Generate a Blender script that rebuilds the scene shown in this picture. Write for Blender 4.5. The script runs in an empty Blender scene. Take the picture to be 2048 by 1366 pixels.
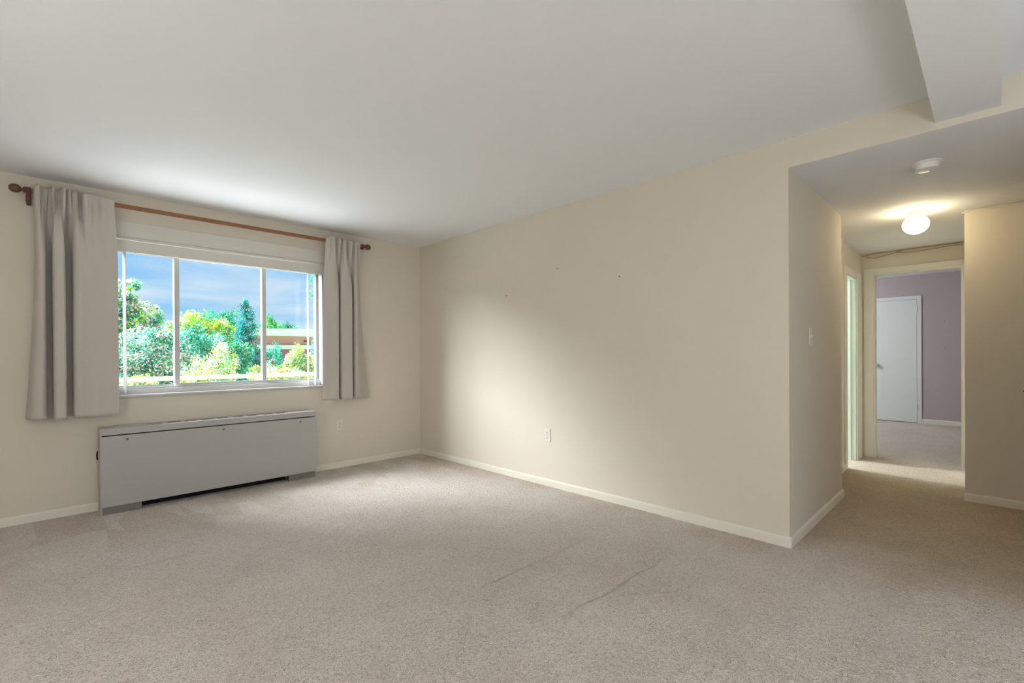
import bpy, bmesh, math, random
from mathutils import Vector, Matrix, Euler

random.seed(7)
scene = bpy.context.scene
col = scene.collection
PI = math.pi

# ------------------------------------------------------------------ camera
H_EYE = 1.1633
def make_camera():
    yaw, pit, rol = math.radians(45.4252), math.radians(-0.1565), math.radians(-0.312)
    F = Vector((math.cos(yaw)*math.cos(pit), math.sin(yaw)*math.cos(pit), math.sin(pit)))
    R = Vector((math.sin(yaw), -math.cos(yaw), 0))
    U = R.cross(F)
    R2 = R*math.cos(rol) + U*math.sin(rol)
    U2 = R2.cross(F)
    cd = bpy.data.cameras.new('camera')
    cd.sensor_width = 36.0
    cd.lens = 944.55/2048*36.0
    cd.shift_y = (712.0-683.0)/2048
    cd.clip_start = 0.02
    cd.clip_end = 400
    o = bpy.data.objects.new('camera', cd)
    o.matrix_world = Matrix(((R2.x, U2.x, -F.x, 0), (R2.y, U2.y, -F.y, 0), (R2.z, U2.z, -F.z, H_EYE), (0, 0, 0, 1)))
    col.objects.link(o)
    scene.camera = o
make_camera()

# ------------------------------------------------------------------ render look
vs = scene.view_settings
vs.view_transform = 'Standard'
vs.look = 'None'
vs.exposure = 0.0
vs.gamma = 1.0
vs.use_curve_mapping = False
scene.cycles.max_bounces = 9
scene.cycles.diffuse_bounces = 5
scene.cycles.transparent_max_bounces = 12
scene.cycles.use_adaptive_sampling = True
scene.cycles.adaptive_threshold = 0.03
scene.cycles.caustics_reflective = False
scene.cycles.caustics_refractive = False
scene.cycles.sample_clamp_indirect = 12
scene.cycles.use_denoising = True

# ------------------------------------------------------------------ sky
SKY_STRENGTH = 1.0
def make_world():
    w = bpy.data.worlds.new('sky')
    scene.world = w
    w.use_nodes = True
    nt = w.node_tree
    nt.nodes.clear()
    out = nt.nodes.new('ShaderNodeOutputWorld')
    bg = nt.nodes.new('ShaderNodeBackground')
    tc = nt.nodes.new('ShaderNodeTexCoord')
    sep = nt.nodes.new('ShaderNodeSeparateXYZ')
    nt.links.new(tc.outputs['Generated'], sep.inputs[0])
    ramp = nt.nodes.new('ShaderNodeValToRGB')
    ramp.color_ramp.elements[0].position = 0.0
    ramp.color_ramp.elements[0].color = (0.40, 0.72, 1.0, 1)
    ramp.color_ramp.elements[1].position = 0.30
    ramp.color_ramp.elements[1].color = (0.17, 0.50, 0.98, 1)
    nt.links.new(sep.outputs['Z'], ramp.inputs[0])
    mp = nt.nodes.new('ShaderNodeMapping')
    mp.inputs['Scale'].default_value = (1.6, 1.6, 7.0)
    mp.inputs['Rotation'].default_value = (0.10, -0.16, 0.3)
    nt.links.new(tc.outputs['Generated'], mp.inputs[0])
    nz = nt.nodes.new('ShaderNodeTexNoise')
    nz.inputs['Scale'].default_value = 2.6
    nz.inputs['Detail'].default_value = 7
    nz.inputs['Roughness'].default_value = 0.55
    nz.inputs['Distortion'].default_value = 0.5
    nt.links.new(mp.outputs[0], nz.inputs['Vector'])
    cr = nt.nodes.new('ShaderNodeValToRGB')
    cr.color_ramp.elements[0].position = 0.36
    cr.color_ramp.elements[0].color = (0, 0, 0, 1)
    cr.color_ramp.elements[1].position = 0.64
    cr.color_ramp.elements[1].color = (0.85, 0.85, 0.85, 1)
    nt.links.new(nz.outputs['Fac'], cr.inputs[0])
    mix = nt.nodes.new('ShaderNodeMix')
    mix.data_type = 'RGBA'
    nt.links.new(cr.outputs[0], mix.inputs['Factor'])
    nt.links.new(ramp.outputs[0], mix.inputs['A'])
    mix.inputs['B'].default_value = (0.84, 0.93, 1.0, 1)
    nt.links.new(mix.outputs['Result'], bg.inputs['Color'])
    bg.inputs['Strength'].default_value = SKY_STRENGTH
    nt.links.new(bg.outputs[0], out.inputs[0])
make_world()

def light(name, kind, loc, energy, color=(1, 1, 1), **kw):
    d = bpy.data.lights.new(name, kind)
    d.energy = energy
    d.color = color
    for k, v in kw.items():
        setattr(d, k, v)
    o = bpy.data.objects.new(name, d)
    o.location = loc
    col.objects.link(o)
    return o

# hazy sun high in front of the window wall, a little to the left
SUN_FROM = Vector((-0.74, 0.33, 0.60)).normalized()
sun = light('hazy_sun', 'SUN', (-8, 14, 14), 42.0, (0.92, 0.965, 1.0), angle=math.radians(66))
sun.rotation_euler = SUN_FROM.to_track_quat('Z', 'Y').to_euler()

# sky portals in the glazed openings (they guide sampling and emit nothing)
def portal(loc, sx, sy, direction):
    o = light('window_portal', 'AREA', loc, 1.0, shape='RECTANGLE', size=sx, size_y=sy)
    o.data.cycles.is_portal = True
    o.rotation_euler = Vector(direction).to_track_quat('-Z', 'Y').to_euler()
    return o

# ------------------------------------------------------------------ materials
MATS = {}
def mat(name, color, rough=0.6, metal=0.0, spec=0.5, bump=None, noise=None, emit=None, coat=0.0):
    """bump=(scale, strength, distance); noise=(scale, amount) gives a faint colour variation"""
    if name in MATS:
        return MATS[name]
    m = bpy.data.materials.new(name)
    m.use_nodes = True
    nt = m.node_tree
    b = nt.nodes['Principled BSDF']
    b.inputs['Base Color'].default_value = (*color, 1)
    b.inputs['Roughness'].default_value = rough
    b.inputs['Metallic'].default_value = metal
    b.inputs['Specular IOR Level'].default_value = spec
    b.inputs['Coat Weight'].default_value = coat
    tc = nt.nodes.new('ShaderNodeTexCoord')
    if noise:
        n = nt.nodes.new('ShaderNodeTexNoise')
        n.inputs['Scale'].default_value = noise[0]
        n.inputs['Detail'].default_value = 2
        nt.links.new(tc.outputs['Object'], n.inputs['Vector'])
        mx = nt.nodes.new('ShaderNodeMix')
        mx.data_type = 'RGBA'
        mx.inputs['A'].default_value = (*[c*(1-noise[1]) for c in color], 1)
        mx.inputs['B'].default_value = (*[min(1, c*(1+noise[1])) for c in color], 1)
        nt.links.new(n.outputs['Fac'], mx.inputs['Factor'])
        nt.links.new(mx.outputs['Result'], b.inputs['Base Color'])
    if bump:
        n2 = nt.nodes.new('ShaderNodeTexNoise')
        n2.inputs['Scale'].default_value = bump[0]
        n2.inputs['Detail'].default_value = 3
        nt.links.new(tc.outputs['Object'], n2.inputs['Vector'])
        bp = nt.nodes.new('ShaderNodeBump')
        bp.inputs['Strength'].default_value = bump[1]
        bp.inputs['Distance'].default_value = bump[2]
        nt.links.new(n2.outputs['Fac'], bp.inputs['Height'])
        nt.links.new(bp.outputs['Normal'], b.inputs['Normal'])
    if emit:
        b.inputs['Emission Color'].default_value = (*emit[0], 1)
        b.inputs['Emission Strength'].default_value = emit[1]
    MATS[name] = m
    return m

M_wall = mat('cream_wall_paint', (0.72, 0.655, 0.55), 0.75, spec=0.25, noise=(1.1, 0.015))
M_ceil = mat('white_ceiling_paint', (0.825, 0.835, 0.85), 0.85, spec=0.2)
M_trim = mat('cream_trim_paint', (0.80, 0.75, 0.655), 0.42, spec=0.4, noise=(5, 0.03))
M_casing = mat('pale_casing_paint', (0.79, 0.765, 0.70), 0.4, spec=0.4, noise=(5, 0.02))
M_purple = mat('mauve_wall_paint', (0.47, 0.40, 0.41), 0.75, spec=0.25, noise=(1.5, 0.03))
M_mint = mat('mint_paint_and_bounce', (0.70, 0.80, 0.745), 0.5, spec=0.35, noise=(3, 0.03))
M_doorwhite = mat('white_door_paint', (0.76, 0.78, 0.76), 0.4, spec=0.4, noise=(3, 0.02))
M_winframe = mat('grey_white_window_metal', (0.56, 0.545, 0.53), 0.35, spec=0.45, noise=(8, 0.03))
M_sash_dark = mat('grey_sash_metal', (0.30, 0.31, 0.32), 0.45, metal=0.2, noise=(8, 0.05))
M_plate = mat('white_plate_plastic', (0.76, 0.725, 0.65), 0.35, noise=(20, 0.02))
M_slot = mat('dark_slot', (0.02, 0.018, 0.015), 0.7, noise=(20, 0.1))
M_vane = mat('white_vane_vinyl', (0.50, 0.49, 0.475), 0.4, noise=(10, 0.02))
M_valance = mat('offwhite_valance', (0.66, 0.625, 0.56), 0.5, noise=(6, 0.02))
M_radiator = mat('grey_enamel', (0.43, 0.415, 0.395), 0.42, spec=0.4, noise=(2, 0.02))
M_kick = mat('dull_grey_kick', (0.19, 0.18, 0.16), 0.6, noise=(9, 0.12))
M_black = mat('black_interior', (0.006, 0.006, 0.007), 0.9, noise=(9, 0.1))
M_screw = mat('dull_screw_metal', (0.18, 0.17, 0.155), 0.4, metal=0.7, noise=(30, 0.1))
M_chrome = mat('brushed_chrome', (0.75, 0.74, 0.72), 0.22, metal=1.0, noise=(30, 0.04))
M_brass = mat('painted_hinge', (0.66, 0.68, 0.68), 0.4, metal=0.3, noise=(30, 0.05))
M_cable = mat('cream_cable', (0.42, 0.36, 0.22), 0.5, noise=(20, 0.1))
M_cablew = mat('white_cable', (0.74, 0.70, 0.58), 0.5, noise=(20, 0.05))
M_detector = mat('white_detector_plastic', (0.84, 0.83, 0.80), 0.45, noise=(20, 0.02))
M_canopy = mat('cream_canopy_metal', (0.74, 0.66, 0.45), 0.35, noise=(20, 0.03))
M_red = mat('red_lens', (0.6, 0.05, 0.03), 0.3, noise=(20, 0.05))
M_nail = mat('nail_metal', (0.16, 0.14, 0.12), 0.5, metal=0.5, noise=(30, 0.1))

def wood(name, c1, c2, rough=0.4, scale=(3, 60, 60)):
    m = bpy.data.materials.new(name)
    m.use_nodes = True
    nt = m.node_tree
    b = nt.nodes['Principled BSDF']
    tc = nt.nodes.new('ShaderNodeTexCoord')
    mp = nt.nodes.new('ShaderNodeMapping')
    mp.inputs['Scale'].default_value = scale
    n = nt.nodes.new('ShaderNodeTexNoise')
    n.inputs['Scale'].default_value = 1.5
    n.inputs['Detail'].default_value = 5
    n.inputs['Distortion'].default_value = 0.6
    mx = nt.nodes.new('ShaderNodeMix')
    mx.data_type = 'RGBA'
    mx.inputs['A'].default_value = (*c1, 1)
    mx.inputs['B'].default_value = (*c2, 1)
    nt.links.new(tc.outputs['Object'], mp.inputs[0])
    nt.links.new(mp.outputs[0], n.inputs['Vector'])
    nt.links.new(n.outputs['Fac'], mx.inputs['Factor'])
    nt.links.new(mx.outputs['Result'], b.inputs['Base Color'])
    b.inputs['Roughness'].default_value = rough
    return m
M_rod = wood('stained_rod_wood', (0.20, 0.075, 0.028), (0.36, 0.15, 0.06))
M_finial = wood('dark_finial_wood', (0.11, 0.042, 0.024), (0.19, 0.08, 0.045))
M_bracket = wood('dark_bracket_wood', (0.085, 0.02, 0.022), (0.13, 0.035, 0.03))
M_railwood = wood('weathered_rail_wood', (0.30, 0.22, 0.17), (0.46, 0.38, 0.31), 0.8)

def make_fabric():
    m = bpy.data.materials.new('curtain_linen')
    m.use_nodes = True
    nt = m.node_tree
    b = nt.nodes['Principled BSDF']
    b.inputs['Roughness'].default_value = 0.85
    b.inputs['Specular IOR Level'].default_value = 0.15
    b.inputs['Sheen Weight'].default_value = 0.15
    tc = nt.nodes.new('ShaderNodeTexCoord')
    mp = nt.nodes.new('ShaderNodeMapping')
    mp.inputs['Scale'].default_value = (600, 600, 600)
    n = nt.nodes.new('ShaderNodeTexNoise')
    n.inputs['Scale'].default_value = 1.0
    n.inputs['Detail'].default_value = 2
    mx = nt.nodes.new('ShaderNodeMix')
    mx.data_type = 'RGBA'
    mx.inputs['A'].default_value = (0.49, 0.445, 0.40, 1)
    mx.inputs['B'].default_value = (0.59, 0.54, 0.485, 1)
    nt.links.new(tc.outputs['Object'], mp.inputs[0])
    nt.links.new(mp.outputs[0], n.inputs['Vector'])
    nt.links.new(n.outputs['Fac'], mx.inputs['Factor'])
    nt.links.new(mx.outputs['Result'], b.inputs['Base Color'])
    bp = nt.nodes.new('ShaderNodeBump')
    bp.inputs['Strength'].default_value = 0.15
    bp.inputs['Distance'].default_value = 0.001
    nt.links.new(n.outputs['Fac'], bp.inputs['Height'])
    nt.links.new(bp.outputs['Normal'], b.inputs['Normal'])
    return m
M_fabric = make_fabric()

def make_glass():
    m = bpy.data.materials.new('window_glass')
    m.use_nodes = True
    nt = m.node_tree
    nt.nodes.clear()
    out = nt.nodes.new('ShaderNodeOutputMaterial')
    tr = nt.nodes.new('ShaderNodeBsdfTransparent')
    tr.inputs['Color'].default_value = (0.97, 0.985, 0.98, 1)
    gl = nt.nodes.new('ShaderNodeBsdfGlossy')
    gl.inputs['Roughness'].default_value = 0.02
    lw = nt.nodes.new('ShaderNodeLayerWeight')
    lw.inputs['Blend'].default_value = 0.5
    pw = nt.nodes.new('ShaderNodeMath'); pw.operation = 'POWER'; pw.inputs[1].default_value = 5.0
    nt.links.new(lw.outputs['Facing'], pw.inputs[0])
    fr = nt.nodes.new('ShaderNodeMath'); fr.operation = 'MULTIPLY_ADD'
    fr.inputs[1].default_value = 0.7; fr.inputs[2].default_value = 0.02
    nt.links.new(pw.outputs[0], fr.inputs[0])
    mx = nt.nodes.new('ShaderNodeMixShader')
    nt.links.new(fr.outputs[0], mx.inputs[0])
    nt.links.new(tr.outputs[0], mx.inputs[1])
    nt.links.new(gl.outputs[0], mx.inputs[2])
    nt.links.new(mx.outputs[0], out.inputs[0])
    return m
M_glass = make_glass()

def make_carpet():
    m = bpy.data.materials.new('beige_carpet')
    m.use_nodes = True
    nt = m.node_tree
    b = nt.nodes['Principled BSDF']
    b.inputs['Roughness'].default_value = 0.95
    b.inputs['Specular IOR Level'].default_value = 0.1
    b.inputs['Sheen Weight'].default_value = 0.25
    b.inputs['Sheen Roughness'].default_value = 0.6
    tc = nt.nodes.new('ShaderNodeTexCoord')
    L = nt.links.new
    def noise(scale, detail=2, vec=None, dist=0.0):
        n = nt.nodes.new('ShaderNodeTexNoise')
        n.inputs['Scale'].default_value = scale
        n.inputs['Detail'].default_value = detail
        n.inputs['Distortion'].default_value = dist
        L(vec or tc.outputs['Object'], n.inputs['Vector'])
        return n.outputs['Fac']
    def ramp(fac, p0, p1, c0=(0, 0, 0), c1=(1, 1, 1)):
        r = nt.nodes.new('ShaderNodeValToRGB')
        r.color_ramp.elements[0].position = p0
        r.color_ramp.elements[1].position = p1
        r.color_ramp.elements[0].color = (*c0, 1)
        r.color_ramp.elements[1].color = (*c1, 1)
        L(fac, r.inputs[0])
        return r.outputs[0]
    def mixc(fac, a, bb, mode='MIX'):
        x = nt.nodes.new('ShaderNodeMix')
        x.data_type = 'RGBA'
        x.blend_type = mode
        if hasattr(fac, 'is_output'): L(fac, x.inputs['Factor'])
        else: x.inputs['Factor'].default_value = fac
        for k, v in (('A', a), ('B', bb)):
            if hasattr(v, 'is_output'): L(v, x.inputs[k])
            else: x.inputs[k].default_value = (*v, 1)
        return x.outputs['Result']
    # tufts: short curly loops, a few millimetres each
    tuft = noise(92, 1, dist=1.6)
    tuft2 = noise(40, 0)
    patch = noise(1.3, 1)
    patch2 = noise(4.5, 1)
    base = mixc(ramp(patch, 0.35, 0.7), (0.765, 0.675, 0.605), (0.84, 0.752, 0.685))
    # vacuum tracks: brushed wedges of pile beside the window wall
    syz = nt.nodes.new('ShaderNodeSeparateXYZ')
    L(tc.outputs['Object'], syz.inputs[0])
    mp2 = nt.nodes.new('ShaderNodeMapping')
    mp2.inputs['Rotation'].default_value = (0, 0, math.radians(-32))
    mp2.inputs['Scale'].default_value = (5.2, 1.5, 1)
    L(tc.outputs['Object'], mp2.inputs[0])
    vor2 = nt.nodes.new('ShaderNodeTexVoronoi')
    vor2.inputs['Scale'].default_value = 1.3
    L(mp2.outputs[0], vor2.inputs['Vector'])
    sep2 = nt.nodes.new('ShaderNodeSeparateColor')
    L(vor2.outputs['Color'], sep2.inputs[0])
    wm = nt.nodes.new('ShaderNodeMapRange')
    L(syz.outputs['Y'], wm.inputs['Value'])
    wm.inputs['From Min'].default_value = 3.55; wm.inputs['From Max'].default_value = 4.05
    wmm = nt.nodes.new('ShaderNodeMath'); wmm.operation = 'MULTIPLY'
    L(wm.outputs[0], wmm.inputs[0]); L(ramp(sep2.outputs[0], 0.30, 0.62), wmm.inputs[1])
    base = mixc(wmm.outputs[0], base, mixc(1.0, base, (0.88, 0.85, 0.79), 'MULTIPLY'))
    base = mixc(ramp(patch2, 0.35, 0.75), base, mixc(1.0, base, (0.93, 0.925, 0.915), 'MULTIPLY'))
    base = mixc(ramp(tuft, 0.30, 0.54), mixc(1.0, base, (0.64, 0.61, 0.58), 'MULTIPLY'), base)
    # entry browned by soiling and by warm dim light painted in, irregular edge
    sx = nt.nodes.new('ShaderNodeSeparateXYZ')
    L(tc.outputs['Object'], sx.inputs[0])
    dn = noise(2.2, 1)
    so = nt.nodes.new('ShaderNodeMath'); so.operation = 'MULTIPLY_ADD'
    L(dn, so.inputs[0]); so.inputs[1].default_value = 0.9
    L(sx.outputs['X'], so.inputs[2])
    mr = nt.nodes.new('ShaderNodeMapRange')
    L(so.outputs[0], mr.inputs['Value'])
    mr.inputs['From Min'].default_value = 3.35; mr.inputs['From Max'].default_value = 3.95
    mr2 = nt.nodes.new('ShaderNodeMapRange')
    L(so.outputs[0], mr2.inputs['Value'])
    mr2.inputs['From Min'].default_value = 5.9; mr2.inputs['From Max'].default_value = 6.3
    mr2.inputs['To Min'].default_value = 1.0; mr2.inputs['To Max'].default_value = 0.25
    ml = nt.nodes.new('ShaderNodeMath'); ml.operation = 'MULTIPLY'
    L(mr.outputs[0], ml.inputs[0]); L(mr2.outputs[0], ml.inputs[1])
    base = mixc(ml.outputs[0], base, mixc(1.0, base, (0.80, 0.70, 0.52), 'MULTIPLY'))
    L(base, b.inputs['Base Color'])
    ad = nt.nodes.new('ShaderNodeMath')
    ad.operation = 'ADD'
    L(tuft, ad.inputs[0])
    mu = nt.nodes.new('ShaderNodeMath')
    mu.operation = 'MULTIPLY'
    mu.inputs[1].default_value = 0.7
    L(tuft2, mu.inputs[0])
    L(mu.outputs[0], ad.inputs[1])
    bp = nt.nodes.new('ShaderNodeBump')
    bp.inputs['Strength'].default_value = 1.0
    bp.inputs['Distance'].default_value = 0.012
    # furniture marks: shallow grooves pressed into the pile, running along the room
    def math2(op, a, c):
        q = nt.nodes.new('ShaderNodeMath'); q.operation = op
        for k, v in enumerate((a, c)):
            if hasattr(v, 'is_output'): L(v, q.inputs[k])
            else: q.inputs[k].default_value = v
        return q.outputs[0]
    wob = math2('MULTIPLY', math2('SUBTRACT', noise(5.0, 0), 0.5), 0.06)
    yy = math2('ADD', sx.outputs['Y'], wob)
    groove = None
    for xa, xb, y0, dep in ((1.55, 2.50, 1.80, 1.0), (1.60, 2.52, 1.325, 1.0), (1.70, 2.10, 2.965, 0.8), (0.15, 0.72, 3.32, 0.8), (2.10, 2.24, 1.725, 1.6)):
        d = math2('ABSOLUTE', math2('SUBTRACT', yy, y0), 0.0)
        g = math2('MAXIMUM', math2('SUBTRACT', 1.0, math2('DIVIDE', d, 0.016)), 0.0)
        xd = math2('ABSOLUTE', math2('SUBTRACT', sx.outputs['X'], (xa+xb)/2), 0.0)
        e = math2('MINIMUM', math2('MAXIMUM', math2('MULTIPLY', math2('SUBTRACT', (xb-xa)/2, xd), 14.0), 0.0), dep)
        g = math2('MULTIPLY', g, e)
        groove = g if groove is None else math2('MAXIMUM', groove, g)
    hgt = math2('SUBTRACT', ad.outputs[0], math2('MULTIPLY', groove, 1.1))
    L(hgt, bp.inputs['Height'])
    L(bp.outputs['Normal'], b.inputs['Normal'])
    return m
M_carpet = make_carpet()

# ------------------------------------------------------------------ mesh helpers
class MB:
    def __init__(self):
        self.v, self.f, self.m = [], [], []
        self.smooth = False
    def quad(self, a, b, c, d, mi=0):
        n = len(self.v)
        self.v += [tuple(a), tuple(b), tuple(c), tuple(d)]
        self.f.append((n, n+1, n+2, n+3)); self.m.append(mi)
    def box(self, x0, y0, z0, x1, y1, z1, mi=0):
        n = len(self.v)
        self.v += [(x0, y0, z0), (x1, y0, z0), (x1, y1, z0), (x0, y1, z0), (x0, y0, z1), (x1, y0, z1), (x1, y1, z1), (x0, y1, z1)]
        for q in ((0, 3, 2, 1), (4, 5, 6, 7), (0, 1, 5, 4), (1, 2, 6, 5), (2, 3, 7, 6), (3, 0, 4, 7)):
            self.f.append(tuple(n+i for i in q)); self.m.append(mi)
        return self
    def lathe(self, prof, center, axis='Z', seg=24, caps=True, rib=0, ribamp=0.0):
        """prof: list of (radius, height) along axis"""
        n0 = len(self.v)
        cx, cy, cz = center
        for r, h in prof:
            for k in range(seg):
                a = 2*PI*k/seg
                rr = r*(1+ribamp*math.cos(rib*a)) if rib else r
                p, q = rr*math.cos(a), rr*math.sin(a)
                if axis == 'Z': self.v.append((cx+p, cy+q, cz+h))
                elif axis == 'X': self.v.append((cx+h, cy+p, cz+q))
                else: self.v.append((cx+q, cy+h, cz+p))
        for i in range(len(prof)-1):
            for k in range(seg):
                a, b = n0+i*seg+k, n0+i*seg+(k+1) % seg
                self.f.append((a, b, b+seg, a+seg)); self.m.append(0)
        if caps:
            self.f.append(tuple(n0+k for k in reversed(range(seg)))); self.m.append(0)
            e = n0+(len(prof)-1)*seg
            self.f.append(tuple(e+k for k in range(seg))); self.m.append(0)
        return self
    def tube(self, pts, r, seg=8, r1=None):
        pts = [Vector(p) for p in pts]
        n0 = len(self.v)
        N = len(pts)
        up = Vector((0.13, 0.31, 0.94)).normalized()
        for i, p in enumerate(pts):
            t = (pts[min(i+1, N-1)]-pts[max(i-1, 0)]).normalized()
            u = t.cross(up)
            if u.length < 1e-3: u = t.cross(Vector((1, 0, 0)))
            u.normalize(); w = t.cross(u)
            rr = r if r1 is None else r+(r1-r)*i/(N-1)
            for k in range(seg):
                a = 2*PI*k/seg
                self.v.append(tuple(p+u*(rr*math.cos(a))+w*(rr*math.sin(a))))
        for i in range(N-1):
            for k in range(seg):
                a, b = n0+i*seg+k, n0+i*seg+(k+1) % seg
                self.f.append((a, b, b+seg, a+seg)); self.m.append(0)
        self.f.append(tuple(n0+k for k in reversed(range(seg)))); self.m.append(0)
        e = n0+(N-1)*seg
        self.f.append(tuple(e+k for k in range(seg))); self.m.append(0)
        return self
    def extrude_profile(self, prof, p0, p1, out):
        """prof: list of (distance out from wall, height), swept from p0 to p1; out: unit vector off the wall"""
        n0 = len(self.v)
        out = Vector(out)
        for p in (Vector(p0), Vector(p1)):
            for d, h in prof:
                self.v.append(tuple(p+out*d+Vector((0, 0, h))))
        n = len(prof)
        for k in range(n):
            a, b = n0+k, n0+(k+1) % n
            self.f.append((a, b, b+n, a+n)); self.m.append(0)
        self.f.append(tuple(n0+k for k in reversed(range(n)))); self.m.append(0)
        self.f.append(tuple(n0+n+k for k in range(n))); self.m.append(0)
        return self
    def build(self, name, materials, parent=None, bevel=0.0, seg=2, smooth=None, loc=None):
        me = bpy.data.meshes.new(name)
        verts = self.v
        if loc is not None:
            lx, ly, lz = loc
            verts = [(x-lx, y-ly, z-lz) for x, y, z in verts]
        me.from_pydata(verts, [], self.f)
        if not isinstance(materials, (list, tuple)): materials = [materials]
        for mm in materials: me.materials.append(mm)
        me.polygons.foreach_set('material_index', self.m)
        bm = bmesh.new(); bm.from_mesh(me)
        bmesh.ops.recalc_face_normals(bm, faces=bm.faces)
        if bevel > 0:
            ed = [e for e in bm.edges if len(e.link_faces) == 2 and e.calc_face_angle(0) > 0.6]
            bmesh.ops.bevel(bm, geom=ed, offset=bevel, segments=seg, affect='EDGES', profile=0.5, clamp_overlap=True)
        bm.to_mesh(me); bm.free()
        if smooth or (smooth is None and self.smooth):
            me.polygons.foreach_set('use_smooth', [True]*len(me.polygons))
            try:
                me.set_sharp_from_angle(angle=math.radians(40))
            except Exception:
                pass
        me.update()
        o = bpy.data.objects.new(name, me)
        col.objects.link(o)
        if loc is not None: o.location = loc
        if parent is not None:
            o.parent = parent
            if loc is None:
                o.matrix_parent_inverse = Matrix.Translation(-Vector(parent.location)) if parent.type == 'EMPTY' or parent.parent is None else Matrix()
            else:
                o.location = Vector(loc)-Vector(parent.location)
        return o

def thing(name, label, cat, loc, group=None):
    o = bpy.data.objects.new(name, None)
    o.empty_display_size = 0.05
    o.location = loc
    col.objects.link(o)
    o['label'] = label; o['category'] = cat
    if group: o['group'] = group
    return o

def tag(o, label, cat, group=None):
    o['label'] = label; o['category'] = cat
    if group: o['group'] = group
    return o

def struct(o, label=None, cat=None):
    o['kind'] = 'structure'
    if label: o['label'] = label
    if cat: o['category'] = cat
    return o

def part(mb, name, m, parent, bevel=0.0, seg=2, smooth=None):
    """part built in world coordinates under a thing at parent.location"""
    o = mb.build(name, m, None, bevel, seg, smooth)
    o.parent = parent
    root = Vector((0, 0, 0)); p = parent
    while p is not None:
        root += Vector(p.location); p = p.parent
    me = o.data
    me.transform(Matrix.Translation(-root))
    return o

def wall_mesh(axis, face, thick, u0, u1, z0, z1, holes):
    """axis 'X': plane x=face..face+thick with u=y;  axis 'Y': plane y=face..face+thick with u=x. holes=(u0,u1,z0,z1)"""
    mb = MB()
    us = sorted(set([u0, u1]+[h[0] for h in holes]+[h[1] for h in holes]))
    zs = sorted(set([z0, z1]+[h[2] for h in holes]+[h[3] for h in holes]))
    us = [u for u in us if u0 <= u <= u1]; zs = [z for z in zs if z0 <= z <= z1]
    def solid(i, j):
        if i < 0 or j < 0 or i >= len(us)-1 or j >= len(zs)-1: return False
        cu, cz = (us[i]+us[i+1])/2, (zs[j]+zs[j+1])/2
        return not any(h[0] < cu < h[1] and h[2] < cz < h[3] for h in holes)
    def P(u, d, z):
        return (face+d, u, z) if axis == 'X' else (u, face+d, z)
    for i in range(len(us)-1):
        for j in range(len(zs)-1):
            if not solid(i, j): continue
            a, b, c, d = us[i], us[i+1], zs[j], zs[j+1]
            mb.quad(P(a, 0, c), P(b, 0, c), P(b, 0, d), P(a, 0, d))
            mb.quad(P(a, thick, c), P(a, thick, d), P(b, thick, d), P(b, thick, c))
            if not solid(i-1, j): mb.quad(P(a, 0, c), P(a, 0, d), P(a, thick, d), P(a, thick, c))
            if not solid(i+1, j): mb.quad(P(b, 0, c), P(b, thick, c), P(b, thick, d), P(b, 0, d))
            if not solid(i, j-1): mb.quad(P(a, 0, c), P(a, thick, c), P(b, thick, c), P(b, 0, c))
            if not solid(i, j+1): mb.quad(P(a, 0, d), P(b, 0, d), P(b, thick, d), P(a, thick, d))
    return mb
def build_wall(name, m, *a, label=None):
    mb = wall_mesh(*a)
    o = mb.build(name, m)
    bm = bmesh.new(); bm.from_mesh(o.data)
    bmesh.ops.remove_doubles(bm, verts=bm.verts, dist=1e-5)
    bmesh.ops.recalc_face_normals(bm, faces=bm.faces)
    bm.to_mesh(o.data); bm.free()
    return struct(o, label, 'wall' if label else None)

# ------------------------------------------------------------------ room dimensions (metres)
XB, YW, YC = 3.161, 4.763, 0.849         # long wall, window wall, hall corner
ZC, ZH, ZS = 2.44, 2.2715, 2.3055        # room ceiling, hall ceiling, underside of the ceiling beam
XD, YD, XE, YR, XF = 5.121, 0.146, 4.573, 1.027, 6.54
XL, YBK = -1.40, -2.80                   # left and rear walls, behind the camera
XG = 10.20                               # far wall of the bedroom
WT = 0.14
WX0, WX1, WZ0, WZ1 = 0.23, 2.045, 0.86, 2.075   # window opening

# ------------------------------------------------------------------ structure
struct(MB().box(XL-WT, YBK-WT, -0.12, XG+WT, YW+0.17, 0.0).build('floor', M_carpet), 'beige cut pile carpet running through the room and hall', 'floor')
struct(MB().box(XL-WT, YBK-WT, ZC, XB+0.001, YW+0.17, ZC+0.2).build('ceiling', M_ceil), 'flat white painted ceiling of the living room', 'ceiling')
struct(MB().box(XB+0.002, YBK-WT, ZH, XF+0.12, 1.16, ZC+0.2).build('ceiling_hall', M_ceil), 'lower white ceiling over the hallway', 'ceiling')
struct(MB().box(XF+0.12, YBK-WT, ZC, XG+WT, YW+0.17, ZC+0.2).build('ceiling_bedroom', M_ceil), 'white ceiling of the mauve bedroom', 'ceiling')
struct(MB().box(XB+0.002, 1.16, ZC, XF+0.12, YW+0.17, ZC+0.2).build('ceiling_bathroom', M_ceil), 'white ceiling of the mint bathroom', 'ceiling')

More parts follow.
